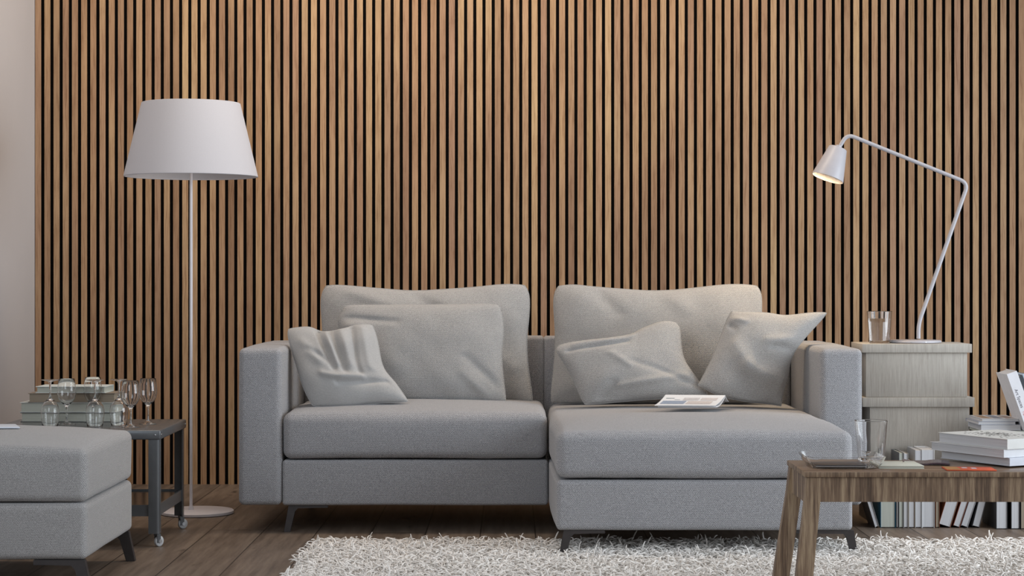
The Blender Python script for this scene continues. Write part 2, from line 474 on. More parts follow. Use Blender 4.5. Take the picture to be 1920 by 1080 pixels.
def bracket_leg(x, y, sgn, bar=0.13, h=BZ, slant=0.018, w=0.024, parent=sofa, off=(0.14, 7.6, 0), t=0.011, dy=0.02):
    """flat metal leg: a bar under the frame that bends down and outwards"""
    # x = outer top corner, sgn = -1 leans left, +1 leans right
    pts = [(0, h), (sgn*slant, 0), (sgn*(slant-w), 0), (-sgn*(w*0.95), h-t-0.012), (-sgn*(w+0.010), h-t), (-sgn*bar, h-t), (-sgn*bar, h)]
    pts = [(x+a, b) for a, b in pts]
    o = prism('leg', pts, y, y+dy, M['dark_metal'], None, 0.0015)
    o.parent = parent; o.matrix_parent_inverse = Matrix.Translation((-off[0], -off[1], -off[2])); return o
bracket_leg(XW(540, SD), SD+0.02, -1, 0.148)
bracket_leg(XW(540, SD), 8.05, -1, 0.148)
bracket_leg(XW(1057, CD), CD+0.01, -1, 0.14)
bracket_leg(XW(1602, CD), CD+0.01, 1, 0.20)
bracket_leg(1.27, 8.05, 1, 0.148)

# ---------------------------------------------------------------- ottoman
OX, OY0, OY1 = -1.286, 5.80, 6.50
ott = thing('ottoman', 'grey woven square footstool cut off by the left edge of the view', 'ottoman', (-1.70, 6.15, 0))
def at_ott(o):
    o.parent = ott; o.matrix_parent_inverse = Matrix.Translation((1.70, -6.15, 0)); return o
at_ott(softbox('base', OX-0.86, OX, OY0, OY1, BZ, SZ-0.001, 0.02, M['fabric_fine'], None, {'front': 0.003, 'side': 0.003}, 0.0015, seed=9))
at_ott(softbox('seat_cushion', OX-0.86, OX, OY0, OY1, SZ+0.002, 0.438, 0.024, M['fabric_fine'], None, {'top': 0.039, 'front': 0.006, 'side': 0.006}, 0.003, seed=10))
for y in (OY0+0.004, OY1-0.03):
    for sg, x in ((1, XW(159, OY0+0.01)), (-1, OX-0.83)):
        bracket_leg(x, y, sg, 0.155, parent=ott, off=(-1.70, 6.15, 0), w=0.030, t=0.016, dy=0.026, slant=0.022)

# ---------------------------------------------------------------- loose cushions
def chain(pts, n):
    pts = smooth_path([(p[0], p[1], 0) for p in pts], 8)
    L = [0]
    for a, b in zip(pts, pts[1:]): L.append(L[-1]+(b-a).length)
    out = []; j = 0
    for i in range(n+1):
        s = L[-1]*i/n
        while j < len(L)-2 and L[j+1] < s: j += 1
        t = 0 if L[j+1] == L[j] else (s-L[j])/(L[j+1]-L[j])
        out.append(pts[j].lerp(pts[j+1], min(1, max(0, t))))
    return out
def cushion(label, corners, top, right, bottom, left, D0, z0, tilt, T, mat, folds=(), k=0.07, seed=0, group=None, wob=0.006, back=1.0, pw=0.5, cat='cushion'):
    """a stuffed cushion: outline measured on the photograph, set on its own leaning plane"""
    TL, TR, BR, BL = corners; n, m = 84, 64
    tt = math.tan(math.radians(tilt)); ct = math.cos(math.radians(tilt))
    def plane(p):
        b = (CY-p[1])/F; Y = (D0+(H-z0)*tt)/(1-b*tt)
        return ((p[0]-CX)*Y/F, (H+b*Y-z0)/ct)
    et = chain([plane(p) for p in [TL]+top+[TR]], n); eb = chain([plane(p) for p in [BL]+bottom+[BR]], n)
    el = chain([plane(p) for p in [BL]+left+[TL]], m); er = chain([plane(p) for p in [BR]+right+[TR]], m)
    xc = (et[0].x+et[-1].x+eb[0].x+eb[-1].x)/4
    c00, c10, c01, c11 = eb[0], eb[-1], et[0], et[-1]
    def coons(s, t):
        i = s*n; j = t*m
        def at(e, q):
            a = int(min(len(e)-2, max(0, math.floor(q)))); return e[a].lerp(e[a+1], q-a)
        B, Tt, Lf, Rt = at(eb, i), at(et, i), at(el, j), at(er, j)
        return B*(1-t)+Tt*t+Lf*(1-s)+Rt*s-(c00*(1-s)*(1-t)+c10*s*(1-t)+c01*(1-s)*t+c11*s*t)
    verts = []; faces = []
    def fold(u, v):
        d = 0
        for (u0, v0, u1, v1, w, a) in folds:
            du, dv = u1-u0, v1-v0; L = du*du+dv*dv
            q = ((u-u0)*du+(v-v0)*dv)/L; qq = max(0, min(1, q))
            dist = math.hypot(u-u0-du*qq, v-v0-dv*qq)
            d += a*math.exp(-(dist/w)**2)*(1-0.35*abs(2*qq-1))
        return d
    for side in (-1, 1):
        for j in range(m+1):
            for i in range(n+1):
                u, v = -math.cos(math.pi*i/n), -math.cos(math.pi*j/m)
                u = 0.5*u+0.5*(2*i/n-1); v = 0.5*v+0.5*(2*j/m-1)
                kk = k if v > 0 else k*0.35
                uu = u*(1-kk*abs(v)**7); vv = v*(1-kk*abs(u)**7)
                p = coons((uu+1)/2, (vv+1)/2)
                e = max(0, (1-abs(u)**2.6)*(1-abs(v)**2.6))
                th = T*e**pw*(1.0 if side < 0 else back)
                y = side*th
                if side < 0:
                    fe = min(1, e*5)
                    y -= fold(u, v)*fe
                    q = Vector((p.x*6, p.y*6, seed*3.7))
                    y -= wob*fe*(noise.noise(q)+0.5*noise.noise(q*2.3))
                # wandering seam line
                y += 0.006*noise.noise(Vector((p.x*7, p.y*7, seed+11)))
                verts.append((p.x-xc, y, p.y))
    N = (n+1)*(m+1)
    for s in range(2):
        o = s*N
        for j in range(m):
            for i in range(n):
                q = (o+j*(n+1)+i, o+j*(n+1)+i+1, o+(j+1)*(n+1)+i+1, o+(j+1)*(n+1)+i)
                faces.append(q if s == 0 else q[::-1])
    me = bpy.data.meshes.new('cushion'); me.from_pydata(verts, [], faces)
    bm = bmesh.new(); bm.from_mesh(me); bmesh.ops.remove_doubles(bm, verts=bm.verts, dist=0.0002)
    bmesh.ops.recalc_face_normals(bm, faces=bm.faces); bm.to_mesh(me); bm.free()
    o = finish('cushion', me, mat, None, True, (xc, D0, z0), (-math.radians(tilt), 0, 0))
    tag(o, label, cat, group)
    # piping seam round the edge
    rim = []
    for (i, j) in [(i, 0) for i in range(0, n, 2)]+[(n, j) for j in range(0, m, 2)]+[(i, m) for i in range(n, 0, -2)]+[(0, j) for j in range(m, 0, -2)]:
        rim.append(Vector(verts[j*(n+1)+i]))
    rim.append(rim[0].copy())
    tube('piping', rim, 0.0018, mat, o, n=6, caps=False)
    return o

SEAT = 0.466; SEATR = 0.456
cushion('large grey back cushion behind the smaller ones on the left seat',
        [(597, 526), (999, 525), (1003, 757), (608, 757)],
        [(616, 529), (664, 536), (714, 541), (770, 545), (825, 543), (895, 538), (937, 533), (982, 528)],
        [(992, 700), (988, 645), (992, 592), (996, 542)], [(800, 758)],
        [(604, 690), (605, 622), (602, 583), (599, 542)],
        7.80, SEAT, 6, 0.085, M['fabric_cushion'], seed=1, folds=[(-0.1, 0.9, 0.2, 0.5, 0.08, -0.012), (-0.7, 0.9, -0.3, 0.7, 0.1, 0.012), (0.85, -0.4, 0.4, 0.1, 0.1, 0.008)])
cushion('wide flat grey cushion leaning at the middle of the left seat',
        [(634, 567), (943, 562), (952, 754), (640, 754)],
        [(687, 571), (770, 571), (853, 571), (915, 567)],
        [(945, 717), (941, 667), (944, 625), (943, 585)], [(800, 755)],
        [(645, 690), (640, 640), (634, 603), (637, 585)],
        7.63, SEAT, 8, 0.07, M['fabric_cushion'], seed=2, folds=[(-0.95, 0.72, -0.3, 0.62, 0.06, -0.012), (-0.95, 0.5, -0.75, 0.55, 0.08, 0.014), (0.95, -0.75, 0.55, -0.1, 0.07, -0.01), (0.8, -0.95, 0.5, -0.4, 0.07, 0.008)])
cushion('large pale grey back cushion standing on the chaise side of the sofa',
        [(1032, 527), (1433, 525), (1440, 757), (1029, 757)],
        [(1045, 529), (1077, 532), (1110, 537), (1167, 542), (1213, 545), (1260, 544), (1310, 539), (1363, 533), (1415, 529)],
        [(1434, 700), (1429, 640), (1428, 587), (1431, 545)], [(1230, 758)],
        [(1037, 700), (1041, 633), (1037, 567), (1034, 540)],
        7.80, SEATR, 6, 0.085, M['fabric_cushion'], seed=3, folds=[(-0.6, 0.95, -0.4, 0.55, 0.08, -0.01), (0.1, 0.9, 0.25, 0.6, 0.09, 0.009)])
cushion('small crumpled pale cushion slumped against the left arm of the sofa',
        [(534, 611), (704, 603), (768, 754), (585, 762)],
        [(552, 613), (580, 613), (598, 620), (611, 622), (639, 618), (664, 611), (690, 606)],
        [(742, 719), (719, 689), (709, 644), (704, 617)], [(640, 764), (700, 757)],
        [(567, 722), (550, 667), (539, 630)],
        7.36, SEAT+0.004, 22, 0.062, M['fabric_soft'], seed=4, wob=0.01,
        folds=[(-0.28, 0.98, -0.12, -0.05, 0.075, -0.020), (-0.10, 0.98, 0.02, 0.05, 0.06, 0.014), (0.06, 0.98, 0.10, -0.12, 0.07, -0.020),
               (0.25, 0.98, 0.30, 0.0, 0.09, 0.013), (0.52, 0.98, 0.40, -0.2, 0.07, -0.019), (0.75, 0.95, 0.7, -0.1, 0.10, 0.012), (-0.62, 0.35, -0.25, 0.15, 0.08, -0.013),
               (-0.45, -0.25, 0.35, -0.35, 0.08, 0.016), (-0.2, -0.45, 0.8, -0.50, 0.07, -0.014), (-0.7, 0.55, -0.45, 0.1, 0.12, 0.012)], pw=0.5)
cushion('small grey cushion leaning at the left of the chaise with a raised right corner',
        [(1035, 643), (1280, 595), (1333, 744), (1094, 760)],
        [(1050, 643), (1100, 638), (1147, 633), (1183, 626), (1207, 614), (1240, 602), (1262, 599)],
        [(1300, 700), (1283, 673), (1277, 643), (1277, 610)], [(1167, 753), (1233, 748)],
        [(1077, 717), (1057, 680), (1040, 657)],
        7.50, SEATR, 18, 0.066, M['fabric_cushion'], seed=5, wob=0.010, k=0.09,
        folds=[(-0.8, 0.68, 0.1, 0.72, 0.06, -0.014), (-0.7, 0.88, 0.2, 0.86, 0.07, 0.010), (-0.3, -0.6, 0.8, -0.45, 0.1, 0.012), (0.1, 0.1, 0.9, -0.75, 0.08, -0.008), (-0.75, -0.9, -0.4, -0.5, 0.09, -0.012), (-0.2, 0.4, 0.0, 0.0, 0.08, 0.008)])
cushion('beige tinted cushion with a pointed corner leaning on the right arm of the sofa',
        [(1371, 581), (1553, 585), (1465, 762), (1309, 722)],
        [(1385, 584), (1410, 585), (1440, 587), (1473, 591), (1513, 587), (1540, 585)],
        [(1467, 747), (1475, 713), (1486, 667), (1510, 633), (1543, 597)], [(1350, 742), (1400, 753), (1445, 758)],
        [(1333, 676), (1350, 634), (1361, 604)],
        7.46, SEATR-0.002, 14, 0.066, M['fabric_cushion'], seed=6, wob=0.006, k=0.02,
        folds=[(-0.60, 0.10, -0.1, -0.30, 0.16, 0.018), (-0.1, -0.30, 0.85, -0.62, 0.15, 0.024), (-0.4, -0.45, 0.3, -0.85, 0.2, -0.012), (0.35, 0.12, 0.95, 0.02, 0.07, -0.014), (0.1, 0.3, 0.7, 0.25, 0.12, 0.010), (-0.95, 0.62, -0.75, 0.5, 0.06, -0.016), (-0.9, 0.78, -0.6, 0.7, 0.07, 0.012)])

# ---------------------------------------------------------------- magazine on the chaise
def magazine_tent():
    t = thing('magazine', 'open magazine lying face down like a low tent on the chaise', 'magazine', (0.67, 7.22, 0.47))
    org = Vector((0.67, 7.22, 0.47))
    fl, fr = P(1227, 760, 7.05), P(1341, 760.5, 7.05)
    rl, rr = P(1248, 740, 7.22), P(1360, 741, 7.22)
    bl, br = rl+Vector((0.05, 0.19, -0.036)), rr+Vector((0.035, 0.19, -0.036))
    def leaf(a, b, c, d, sag, lift, n=10):
        vs = []
        for j in range(n+1):
            s = j/n
            for i in range(n+1):
                q = a.lerp(b, i/n).lerp(d.lerp(c, i/n), s)
                q = q+Vector((0, 0, lift-sag*math.sin(math.pi*s))); vs.append(q-org)
        return vs
    def sheet(name, a, b, c, d, sag, lift, th, mat):
        n = 10; v = leaf(a, b, c, d, sag, lift, n)
        N = len(v); v2 = [q-Vector((0, 0, th)) for q in v]; fs = []
        for j in range(n):
            for i in range(n):
                q = (j*(n+1)+i, j*(n+1)+i+1, (j+1)*(n+1)+i+1, (j+1)*(n+1)+i)
                fs.append(q); fs.append(tuple(N+k for k in q[::-1]))
        rim = [i for i in range(n+1)]+[j*(n+1)+n for j in range(1, n+1)]+[n*(n+1)+i for i in range(n-1, -1, -1)]+[j*(n+1) for j in range(n-1, 0, -1)]
        for a_, b_ in zip(rim, rim[1:]+rim[:1]): fs.append((b_, a_, a_+N, b_+N))
        return mesh_obj(name, v+v2, fs, mat, t, True), v
    paper = plain('magazine_paper', rgb(214, 217, 222), 0.45, var=0.02)
    o, grid = sheet('front_cover', fl, fr, rr, rl, 0.004, 0.0, 0.0012, paper); o.data.set_sharp_from_angle(angle=0.6)
    o, _ = sheet('back_cover', rl, rr, br, bl, 0.004, 0.0, 0.0012, paper); o.data.set_sharp_from_angle(angle=0.6)
    o, _ = sheet('page', fl.lerp(fr, 0.06)+Vector((0, 0.01, 0)), fr+Vector((0.004, 0.006, 0)), rr, rl, 0.010, -0.003, 0.004, M['pages']); o.data.set_sharp_from_angle(angle=0.6)
    o, _ = sheet('page', rl, rr, br+Vector((-0.02, -0.01, 0)), bl, 0.002, -0.004, 0.004, M['pages']); o.data.set_sharp_from_angle(angle=0.6)
    # printed picture blocks on the cover
    def block(s0, s1, t0, t1, col):
        def q(s, v):
            p = fl.lerp(fr, s).lerp(rl.lerp(rr, s), v)
            return p+Vector((0, 0, 0.0006-0.004*math.sin(math.pi*v)))-org
        n = 6; vs = [q(s0+(s1-s0)*i/n, t0+(t1-t0)*j/n) for j in range(n+1) for i in range(n+1)]
        fs = [(j*(n+1)+i, j*(n+1)+i+1, (j+1)*(n+1)+i+1, (j+1)*(n+1)+i) for j in range(n) for i in range(n)]
        mesh_obj('printed_picture', vs, fs, plain('print_ink', col, 0.5, var=0.12, vscale=90), t, True)
    block(0.05, 0.44, 0.18, 0.52, rgb(132, 146, 168)); block(0.47, 0.88, 0.18, 0.50, rgb(186, 180, 180))
    block(0.36, 0.62, 0.56, 0.78, rgb(180, 180, 184)); block(0.65, 0.92, 0.56, 0.78, rgb(186, 182, 184))
    block(0.06, 0.20, 0.70, 0.76, rgb(150, 160, 165)); block(0.22, 0.31, 0.60, 0.64, rgb(150, 160, 168))
magazine_tent()

# ---------------------------------------------------------------- floor lamp
LD = 7.79; ls = F/LD
lamp = thing('floor_lamp', 'tall white floor lamp with a wide tapered drum shade', 'floor lamp', (XW(370, LD), LD, 0))
px0 = XW(357.5, LD)-XW(370, LD)
lathe('base', [(0, 0.0), (0.140, 0.0), (0.147, 0.003), (0.147, 0.012), (0.143, 0.015), (0, 0.015)], M['white_paint'], lamp, 72)
lathe('pole_socket', [(0, 0.014), (0.0105, 0.014), (0.0105, 0.020), (0.0085, 0.030), (0, 0.030)], M['white_paint'], lamp, 24, loc=(px0, 0.01, 0))
tube('pole', [(px0, 0.01, 0.028), (px0, 0.01, 1.60)], 0.0064, M['white_paint'], lamp, n=20)
zb, zt, rb, rt = 1.369, 1.664, 0.270, 0.199
sh = lathe('lamp_shade', [(rb, zb), (rt, zt), (rt-0.003, zt), (rb-0.003, zb)], M['shade'], lamp, 96, loc=(px0, 0.01, 0), closed=True)
def ring(name, r, z, mat, par, loc, rad=0.002):
    return tube(name, [(r*math.cos(a), r*math.sin(a), z) for a in [2*math.pi*i/64 for i in range(65)]], rad, mat, par, n=6, caps=False, loc=loc)
ring('rim_ring', rb-0.002, zb, M['shade'], sh, None); ring('rim_ring', rt-0.002, zt, M['shade'], sh, None)
bm = bmesh.new()
for a in (0, 2.094, 4.188):
    for s in (1,):
        p0 = Vector((0.006*math.cos(a), 0.006*math.sin(a), zt-0.05)); p1 = Vector(((rt-0.003)*math.cos(a), (rt-0.003)*math.sin(a), zt-0.004))
        d = p1-p0; r = bmesh.ops.create_cone(bm, segments=8, radius1=0.0018, radius2=0.0018, depth=d.length, cap_ends=True)
        bmesh.ops.transform(bm, matrix=Matrix.Translation((p0+p1)/2) @ d.to_track_quat('Z', 'Y').to_matrix().to_4x4(), verts=r['verts'])
bm_obj('shade_spider', bm, M['white_paint'], sh)
lathe('light_bulb', [(0, 1.53), (0.02, 1.535), (0.03, 1.56), (0.022, 1.59), (0.014, 1.61), (0.014, 1.63), (0, 1.63)], plain('frosted_bulb', rgb(235, 233, 228), 0.4), lamp, 24, loc=(px0, 0.01, 0))

# ---------------------------------------------------------------- metal trolley on the left
TX1, TX0 = -1.245, -1.885; TY0, TY1 = 6.80, 7.34; TZ = 0.416
tr = thing('side_trolley', 'dark grey metal trolley table on small white casters behind the footstool', 'trolley', ((TX0+TX1)/2, (TY0+TY1)/2, 0))
trc = ((TX0+TX1)/2, (TY0+TY1)/2)
w, d = (TX1-TX0)/2, (TY1-TY0)/2
bm = bmesh.new()
add_box(bm, -w, w, -d, d, TZ-0.034, TZ, 0.006, 3)
bm_obj('tabletop', bm, M['cart_metal'], tr, smooth=True)
LW = 0.038
for sx in (-1, 1):
    for sy in (-1, 1):
        # angle-section leg with a rounded outer corner
        o_ = 0.006
        xo, yo = sx*(w-o_), sy*(d-o_)
        th = 0.004; r = 0.010
        pts = []
        for k in range(7):
            a = math.pi/2*k/6; pts.append((r-r*math.cos(a) if True else 0, r-r*math.sin(a)))
        # outline in the leg's own quadrant, x and y run inwards from the outer corner
        outer = [(0, LW)]+[(r-r*math.cos(a), r-r*math.sin(a)) for a in [math.pi/2*k/6 for k in range(7)]]+[(LW, 0)]
        inner = [(LW, th), (r, th)]+[(th, r)]+[(th, LW)]
        poly = [(xo-sx*a, yo-sy*b) for a, b in outer+inner]
        lg = prism('leg', poly, 0.048, TZ-0.03, M['cart_metal'], tr, axis='XY')
        for p in lg.data.polygons: p.use_smooth = True
        lg.data.set_sharp_from_angle(angle=math.radians(40))
        cst = bpy.data.objects.new('caster', None); link(cst, tr); cst.location = (xo-sx*0.012, yo-sy*0.02, 0)
        cst.rotation_euler = (0, 0, 0.9 if sx*sy < 0 else 0.7)
        bmf = bmesh.new(); add_box(bmf, -0.006, 0.004, -0.009, 0.009, 0.040, 0.052); add_box(bmf, -0.004, 0.012, -0.0085, -0.0065, 0.014, 0.046); add_box(bmf, -0.004, 0.012, 0.0065, 0.0085, 0.014, 0.046)
        bm_obj('fork', bmf, M['cart_metal'], cst)
        lathe('wheel', [(0, -0.006), (0.017, -0.006), (0.019, -0.004), (0.019, 0.004), (0.017, 0.006), (0, 0.006)], M['rubber'], cst, 28, loc=(0.010, 0, 0.019), rot=(math.pi/2, 0, 0))
        lathe('hub', [(0, -0.0095), (0.007, -0.0095), (0.008, -0.007), (0.008, 0.007), (0.007, 0.0095), (0, 0.0095)], M['steel'], cst, 16, loc=(0.010, 0, 0.019), rot=(math.pi/2, 0, 0))
        for ax in range(2):
            rv = lathe('rivet', [(0, 0), (0.0032, 0), (0.003, 0.0012), (0.0015, 0.002), (0, 0.002)], M['steel'], tr, 12)
            if ax == 0: rv.location = (xo-sx*0.012, sy*d, TZ-0.017); rv.rotation_euler = (sy*-math.pi/2, 0, 0)
            else: rv.location = (sx*w, yo-sy*0.012, TZ-0.017); rv.rotation_euler = (0, sx*math.pi/2, 0)
shf = plain('dark_gloss_shelf', rgb(58, 60, 60), 0.15, 0.4)
box('lower_shelf', -w+0.012, w-0.012, -d+0.012, d-0.012, 0.138, 0.144, shf, tr)
for sy in (-1, 1): box('shelf_rail', -w+0.012, w-0.012, sy*(d-0.013)-0.003, sy*(d-0.013)+0.003, 0.110, 0.150, M['cart_metal'], tr)
for sx in (-1, 1): box('shelf_rail', sx*(w-0.013)-0.003, sx*(w-0.013)+0.003, -d+0.017, d-0.017, 0.110, 0.150, M['cart_metal'], tr)

# ---------------------------------------------------------------- books
COVER = {}
def cover(c, rough=0.5):
    key = (c, rough)
    if key not in COVER: COVER[key] = plain('book_cover', rgb(*c), rough, var=0.04, vscale=30)
    return COVER[key]
def book(name, label, wx, ly, th, ccol, pg='pages', group=None, board=0.0018, lip=0.003, cat='book', soft=False, ink=None):
    """book lying flat: spine at +x, fore edge at -x, thickness along z; origin under the middle"""
    t = thing(name, label, cat, group=group)
    a, b = wx/2, ly/2
    bm = bmesh.new()
    add_box(bm, -a, a, -b, b, 0, board, 0.0004, 1); add_box(bm, -a, a, -b, b, th-board, th, 0.0004, 1)
    add_box(bm, a-board, a+0.0005, -b, b, 0.0, th, 0.0004, 1)
    bm_obj('cover', bm, cover(ccol), t)
    bm = bmesh.new(); add_box(bm, -a+lip, a-board, -b+lip, b-lip, board, th-board)
    bm_obj('page_block', bm, M[pg], t)
    if ink: ink(t, a, b, th)
    return t
STAND = Matrix(((0, 0, 1), (1, 0, 0), (0, 1, 0))).to_4x4()   # x->Y, y->Z, z->X
def put(o, loc, rotz=0.0, tilt=None):
    o.location = loc; o.rotation_euler = (0, 0, rotz)

# stack of four beside the glasses
gl = 'hardback books stacked on the metal trolley'
BD = 7.19; sx = F/BD
specs = [(38, 215, 0.0355, 'pages_dim', (92, 94, 92), 'pale thick hardback at the bottom of the stack on the trolley', 0.01),
         (37, 218, 0.0375, 'pages_dim', (188, 192, 190), 'white thick hardback second from the bottom of the trolley stack', -0.01),
         (52, 215, 0.0345, 'pages_tan', (132, 120, 106), 'tan paged hardback just under the top book on the trolley', 0.02),
         (67, 198, 0.0245, 'pages_dim', (200, 208, 206), 'thin pale green-white book on top of the trolley stack', -0.015)]
z = TZ
for x0, x1, th, pg, cc, lb, rz in specs:
    wx = 0.145; ly = (x1-x0)/sx
    o = book('hardback_book', lb, wx, ly, th, cc, pg, gl, board=0.0025, lip=0.005)
    # long fore edge faces the room: spine to the back
    o.rotation_euler = (0, 0, math.pi/2+rz); o.location = (XW((x0+x1)/2, BD), BD+wx/2, z)
    z += th+0.0004

# ---------------------------------------------------------------- wine glasses
def wine_mesh(parent):
    hgt = 0.168
    pr_o = [(0, 0), (0.030, 0), (0.0325, 0.0010), (0.031, 0.0022), (0.018, 0.0045), (0.006, 0.009), (0.0036, 0.016), (0.0032, 0.050), (0.0042, 0.064), (0.010, 0.072),
            (0.021, 0.082), (0.0300, 0.096), (0.0340, 0.112), (0.0338, 0.128), (0.0315, 0.148), (0.0285, 0.1675)]
    pr_i = [(0.0277, 0.168), (0.0306, 0.148), (0.0329, 0.128), (0.0331, 0.112), (0.0291, 0.097), (0.0200, 0.0835), (0.009, 0.0745), (0, 0.0720)]
    return lathe('bowl_and_stem', pr_o+pr_i, M['glass'], parent, 40)
wg = 'stemmed wine glasses on the trolley'
def wine(label, px, py, inverted, D=None):
    D = D or (H-TZ)*F/(py-CY)
    t = thing('wine_glass', label, 'wine glass', (XW(px, D), D, TZ+0.0003), group=wg)
    return t, inverted
first = None
for lb, px, py, inv in [
    ('upside-down wine glass furthest left in front of the book stack', 94, 798, True),
    ('upright wine glass second from the left in front of the books', 125, 796, False),
    ('upright wine glass standing behind an upside-down one in the middle', 174, 792, False),
    ('upside-down wine glass in the middle of the trolley with a glass behind it', 178, 798.5, True),
    ('upside-down wine glass at the right end of the book stack', 223, 797, True),
    ('upright wine glass second from the right near the trolley front', 245, 801, False),
    ('upright wine glass furthest right on the trolley', 277.5, 795, False)]:
    D = (H-TZ)*F/(py-CY)
    t = thing('wine_glass', lb, 'wine glass', (XW(px, D), D, TZ+0.0005), group=wg)
    if first is None: first = wine_mesh(t); c = first
    else:
        c = first.copy(); COL.objects.link(c); c.parent = t
    if inv: c.rotation_euler = (math.pi, 0, 0.3); c.location = (0, 0, 0.168)
    else: c.rotation_euler = (0, 0, 0.2); c.location = (0, 0, 0)

# paper on the ottoman
pp = P(-40, 796, 6.14)
mg = box('folded_paper', -0.10, 0.10, -0.07, 0.07, 0, 0.004, plain('glossy_paper', rgb(205, 212, 222), 0.4, var=0.02), bevel=0.0008, loc=(XW(-24, 6.14), 6.12, 0.4800), rot=(0.0, 0.02, 0.35))
tag(mg, 'pale folded paper on the footstool at the left edge of the view', 'paper')

# ---------------------------------------------------------------- storage boxes
BXD = 7.5; bs = F/BXD
def storage(label, px0, px1, lx0, lx1, z0, z1, lid, depth, name='storage_box'):
    xc = (XW(px0, BXD)+XW(px1, BXD))/2; w = (XW(px1, BXD)-XW(px0, BXD))/2; lw = (XW(lx1, BXD)-XW(lx0, BXD))/2
    lxc = (XW(lx0, BXD)+XW(lx1, BXD))/2-xc
    t = thing(name, label, 'box', (xc, BXD+depth/2, z0), group='lidded boxes piled beside the sofa')
    b = box('body', -w, w, -depth/2+0.012, depth/2-0.012, 0, z1-z0-0.003, M['box'], t, 0.002)
    bm = bmesh.new(); add_box(bm, lxc-lw, lxc+lw, -depth/2, depth/2, z1-z0-lid, z1-z0, 0.0015, 2)
    bm_obj('lid', bm, M['box'], t, smooth=True)
    return t
storage('tall lower greige box with a lid standing on the floor right of the sofa', 1632, 1819, 1618, 1827.5, 0.0, 0.489, 0.037, 0.26)
storage('upper greige lidded box carrying the desk lamp and a tumbler', 1624.5, 1815, 1617, 1822.5, 0.4895, 0.698, 0.034, 0.25)

# tumbler of water on the box
def tumbler(label, px, D, z0, rb_, rt_, hh, base, wl, water=True, n=56):
    t = thing('tumbler', label, 'glass', (XW(px, D), D, z0+0.0004))
    wt = 0.0022
    def r_at(z): return rb_+(rt_-rb_)*z/hh
    prof = [(0, 0), (rb_-0.002, 0), (rb_, 0.002), (rt_, hh-0.001), (rt_-0.001, hh), (rt_-wt, hh-0.001), (r_at(base)-wt, base+0.001), (r_at(base)-wt-0.002, base), (0, base)]
    lathe('glass_body', support(prof), M['glass'], t, n)
    if water:
        a = base+0.0002
        lathe('water', support([(0, a), (r_at(base)-wt-0.0024, a), (r_at(base)-wt-0.0002, a+0.0015), (r_at(wl)-wt-0.0002, wl), (0, wl)]), M['water'], t, n)
    return t
tumbler('short tumbler filled with water on the box beside the lamp base', 1649, 7.60, 0.698, 0.040, 0.050, 0.126, 0.008, 0.098)

# ---------------------------------------------------------------- desk lamp
DD = 7.63; dl = thing('desk_lamp', 'white angled tube desk lamp standing on the piled boxes', 'desk lamp', (XW(1715, DD), DD, 0.6982))
org = Vector((XW(1715, DD), DD, 0.6982))
lathe('base', [(0, 0), (0.100, 0), (0.104, 0.003), (0.104, 0.008), (0.101, 0.011), (0, 0.011)], M['lamp_grey'], dl, 64)
def z5(x, y): return P(1500+x/2.4, 230+y/2.4, DD)-org
arm = [z5(533, 972), z5(533, 925), z5(548, 872), z5(750, 305), z5(735, 262), z5(245, 68), z5(190, 66), z5(178, 112)]
# bends as quadratic roundings
path = round_corners([z5(533, 972), z5(533, 905), z5(757, 272), z5(212, 52), z5(176, 112)], [0.035, 0.035, 0.030], 10)
tube('arm', path, 0.0079, M['lamp_grey'], dl, n=18)
top = z5(171, 114); low = z5(122, 251)+Vector((0, -0.012, 0))
ax = (low-top); Lh = ax.length
q = (-ax).to_track_quat('Z', 'Y')
ob = lathe('lamp_head', [(0, 0), (0.034, 0), (0.037, -0.003), (0.0645, -Lh), (0.0625, -Lh), (0.035, -0.005), (0, -0.005)], M['lamp_grey'], dl, 56, loc=top)
ob.rotation_mode = 'QUATERNION'; ob.rotation_quaternion = q
cp = lathe('joint_cap', [(0, 0.010), (0.011, 0.010), (0.012, 0.0), (0, 0.0)], M['lamp_grey'], ob, 24)
lathe('light_bulb', [(0, -0.05), (0.010, -0.052), (0.020, -0.07), (0.016, -0.09), (0, -0.098)], plain('frosted_bulb', rgb(235, 233, 228), 0.4), ob, 24)
spl = bpy.data.lights.new('desk_lamp_light', 'SPOT'); spl.energy = 19; spl.color = (1.0, 0.72, 0.40); spl.spot_size = math.radians(140); spl.spot_blend = 1.0; spl.shadow_soft_size = 0.03
so = bpy.data.objects.new('desk_lamp_light', spl); COL.objects.link(so)
so.location = org+top+ax*0.72
so.rotation_euler = Vector((-0.42, -0.02, -1.0)).to_track_quat('-Z', 'Y').to_euler()
for i, a in enumerate((-1.9, -1.35)):
    lathe('screw', [(0, 0), (0.0022, 0), (0.0022, 0.0015), (0, 0.0015)], M['steel'], dl, 10, loc=(0.1035*math.cos(a), 0.1035*math.sin(a), 0.0055), rot=(math.pi/2, 0, a+math.pi/2))

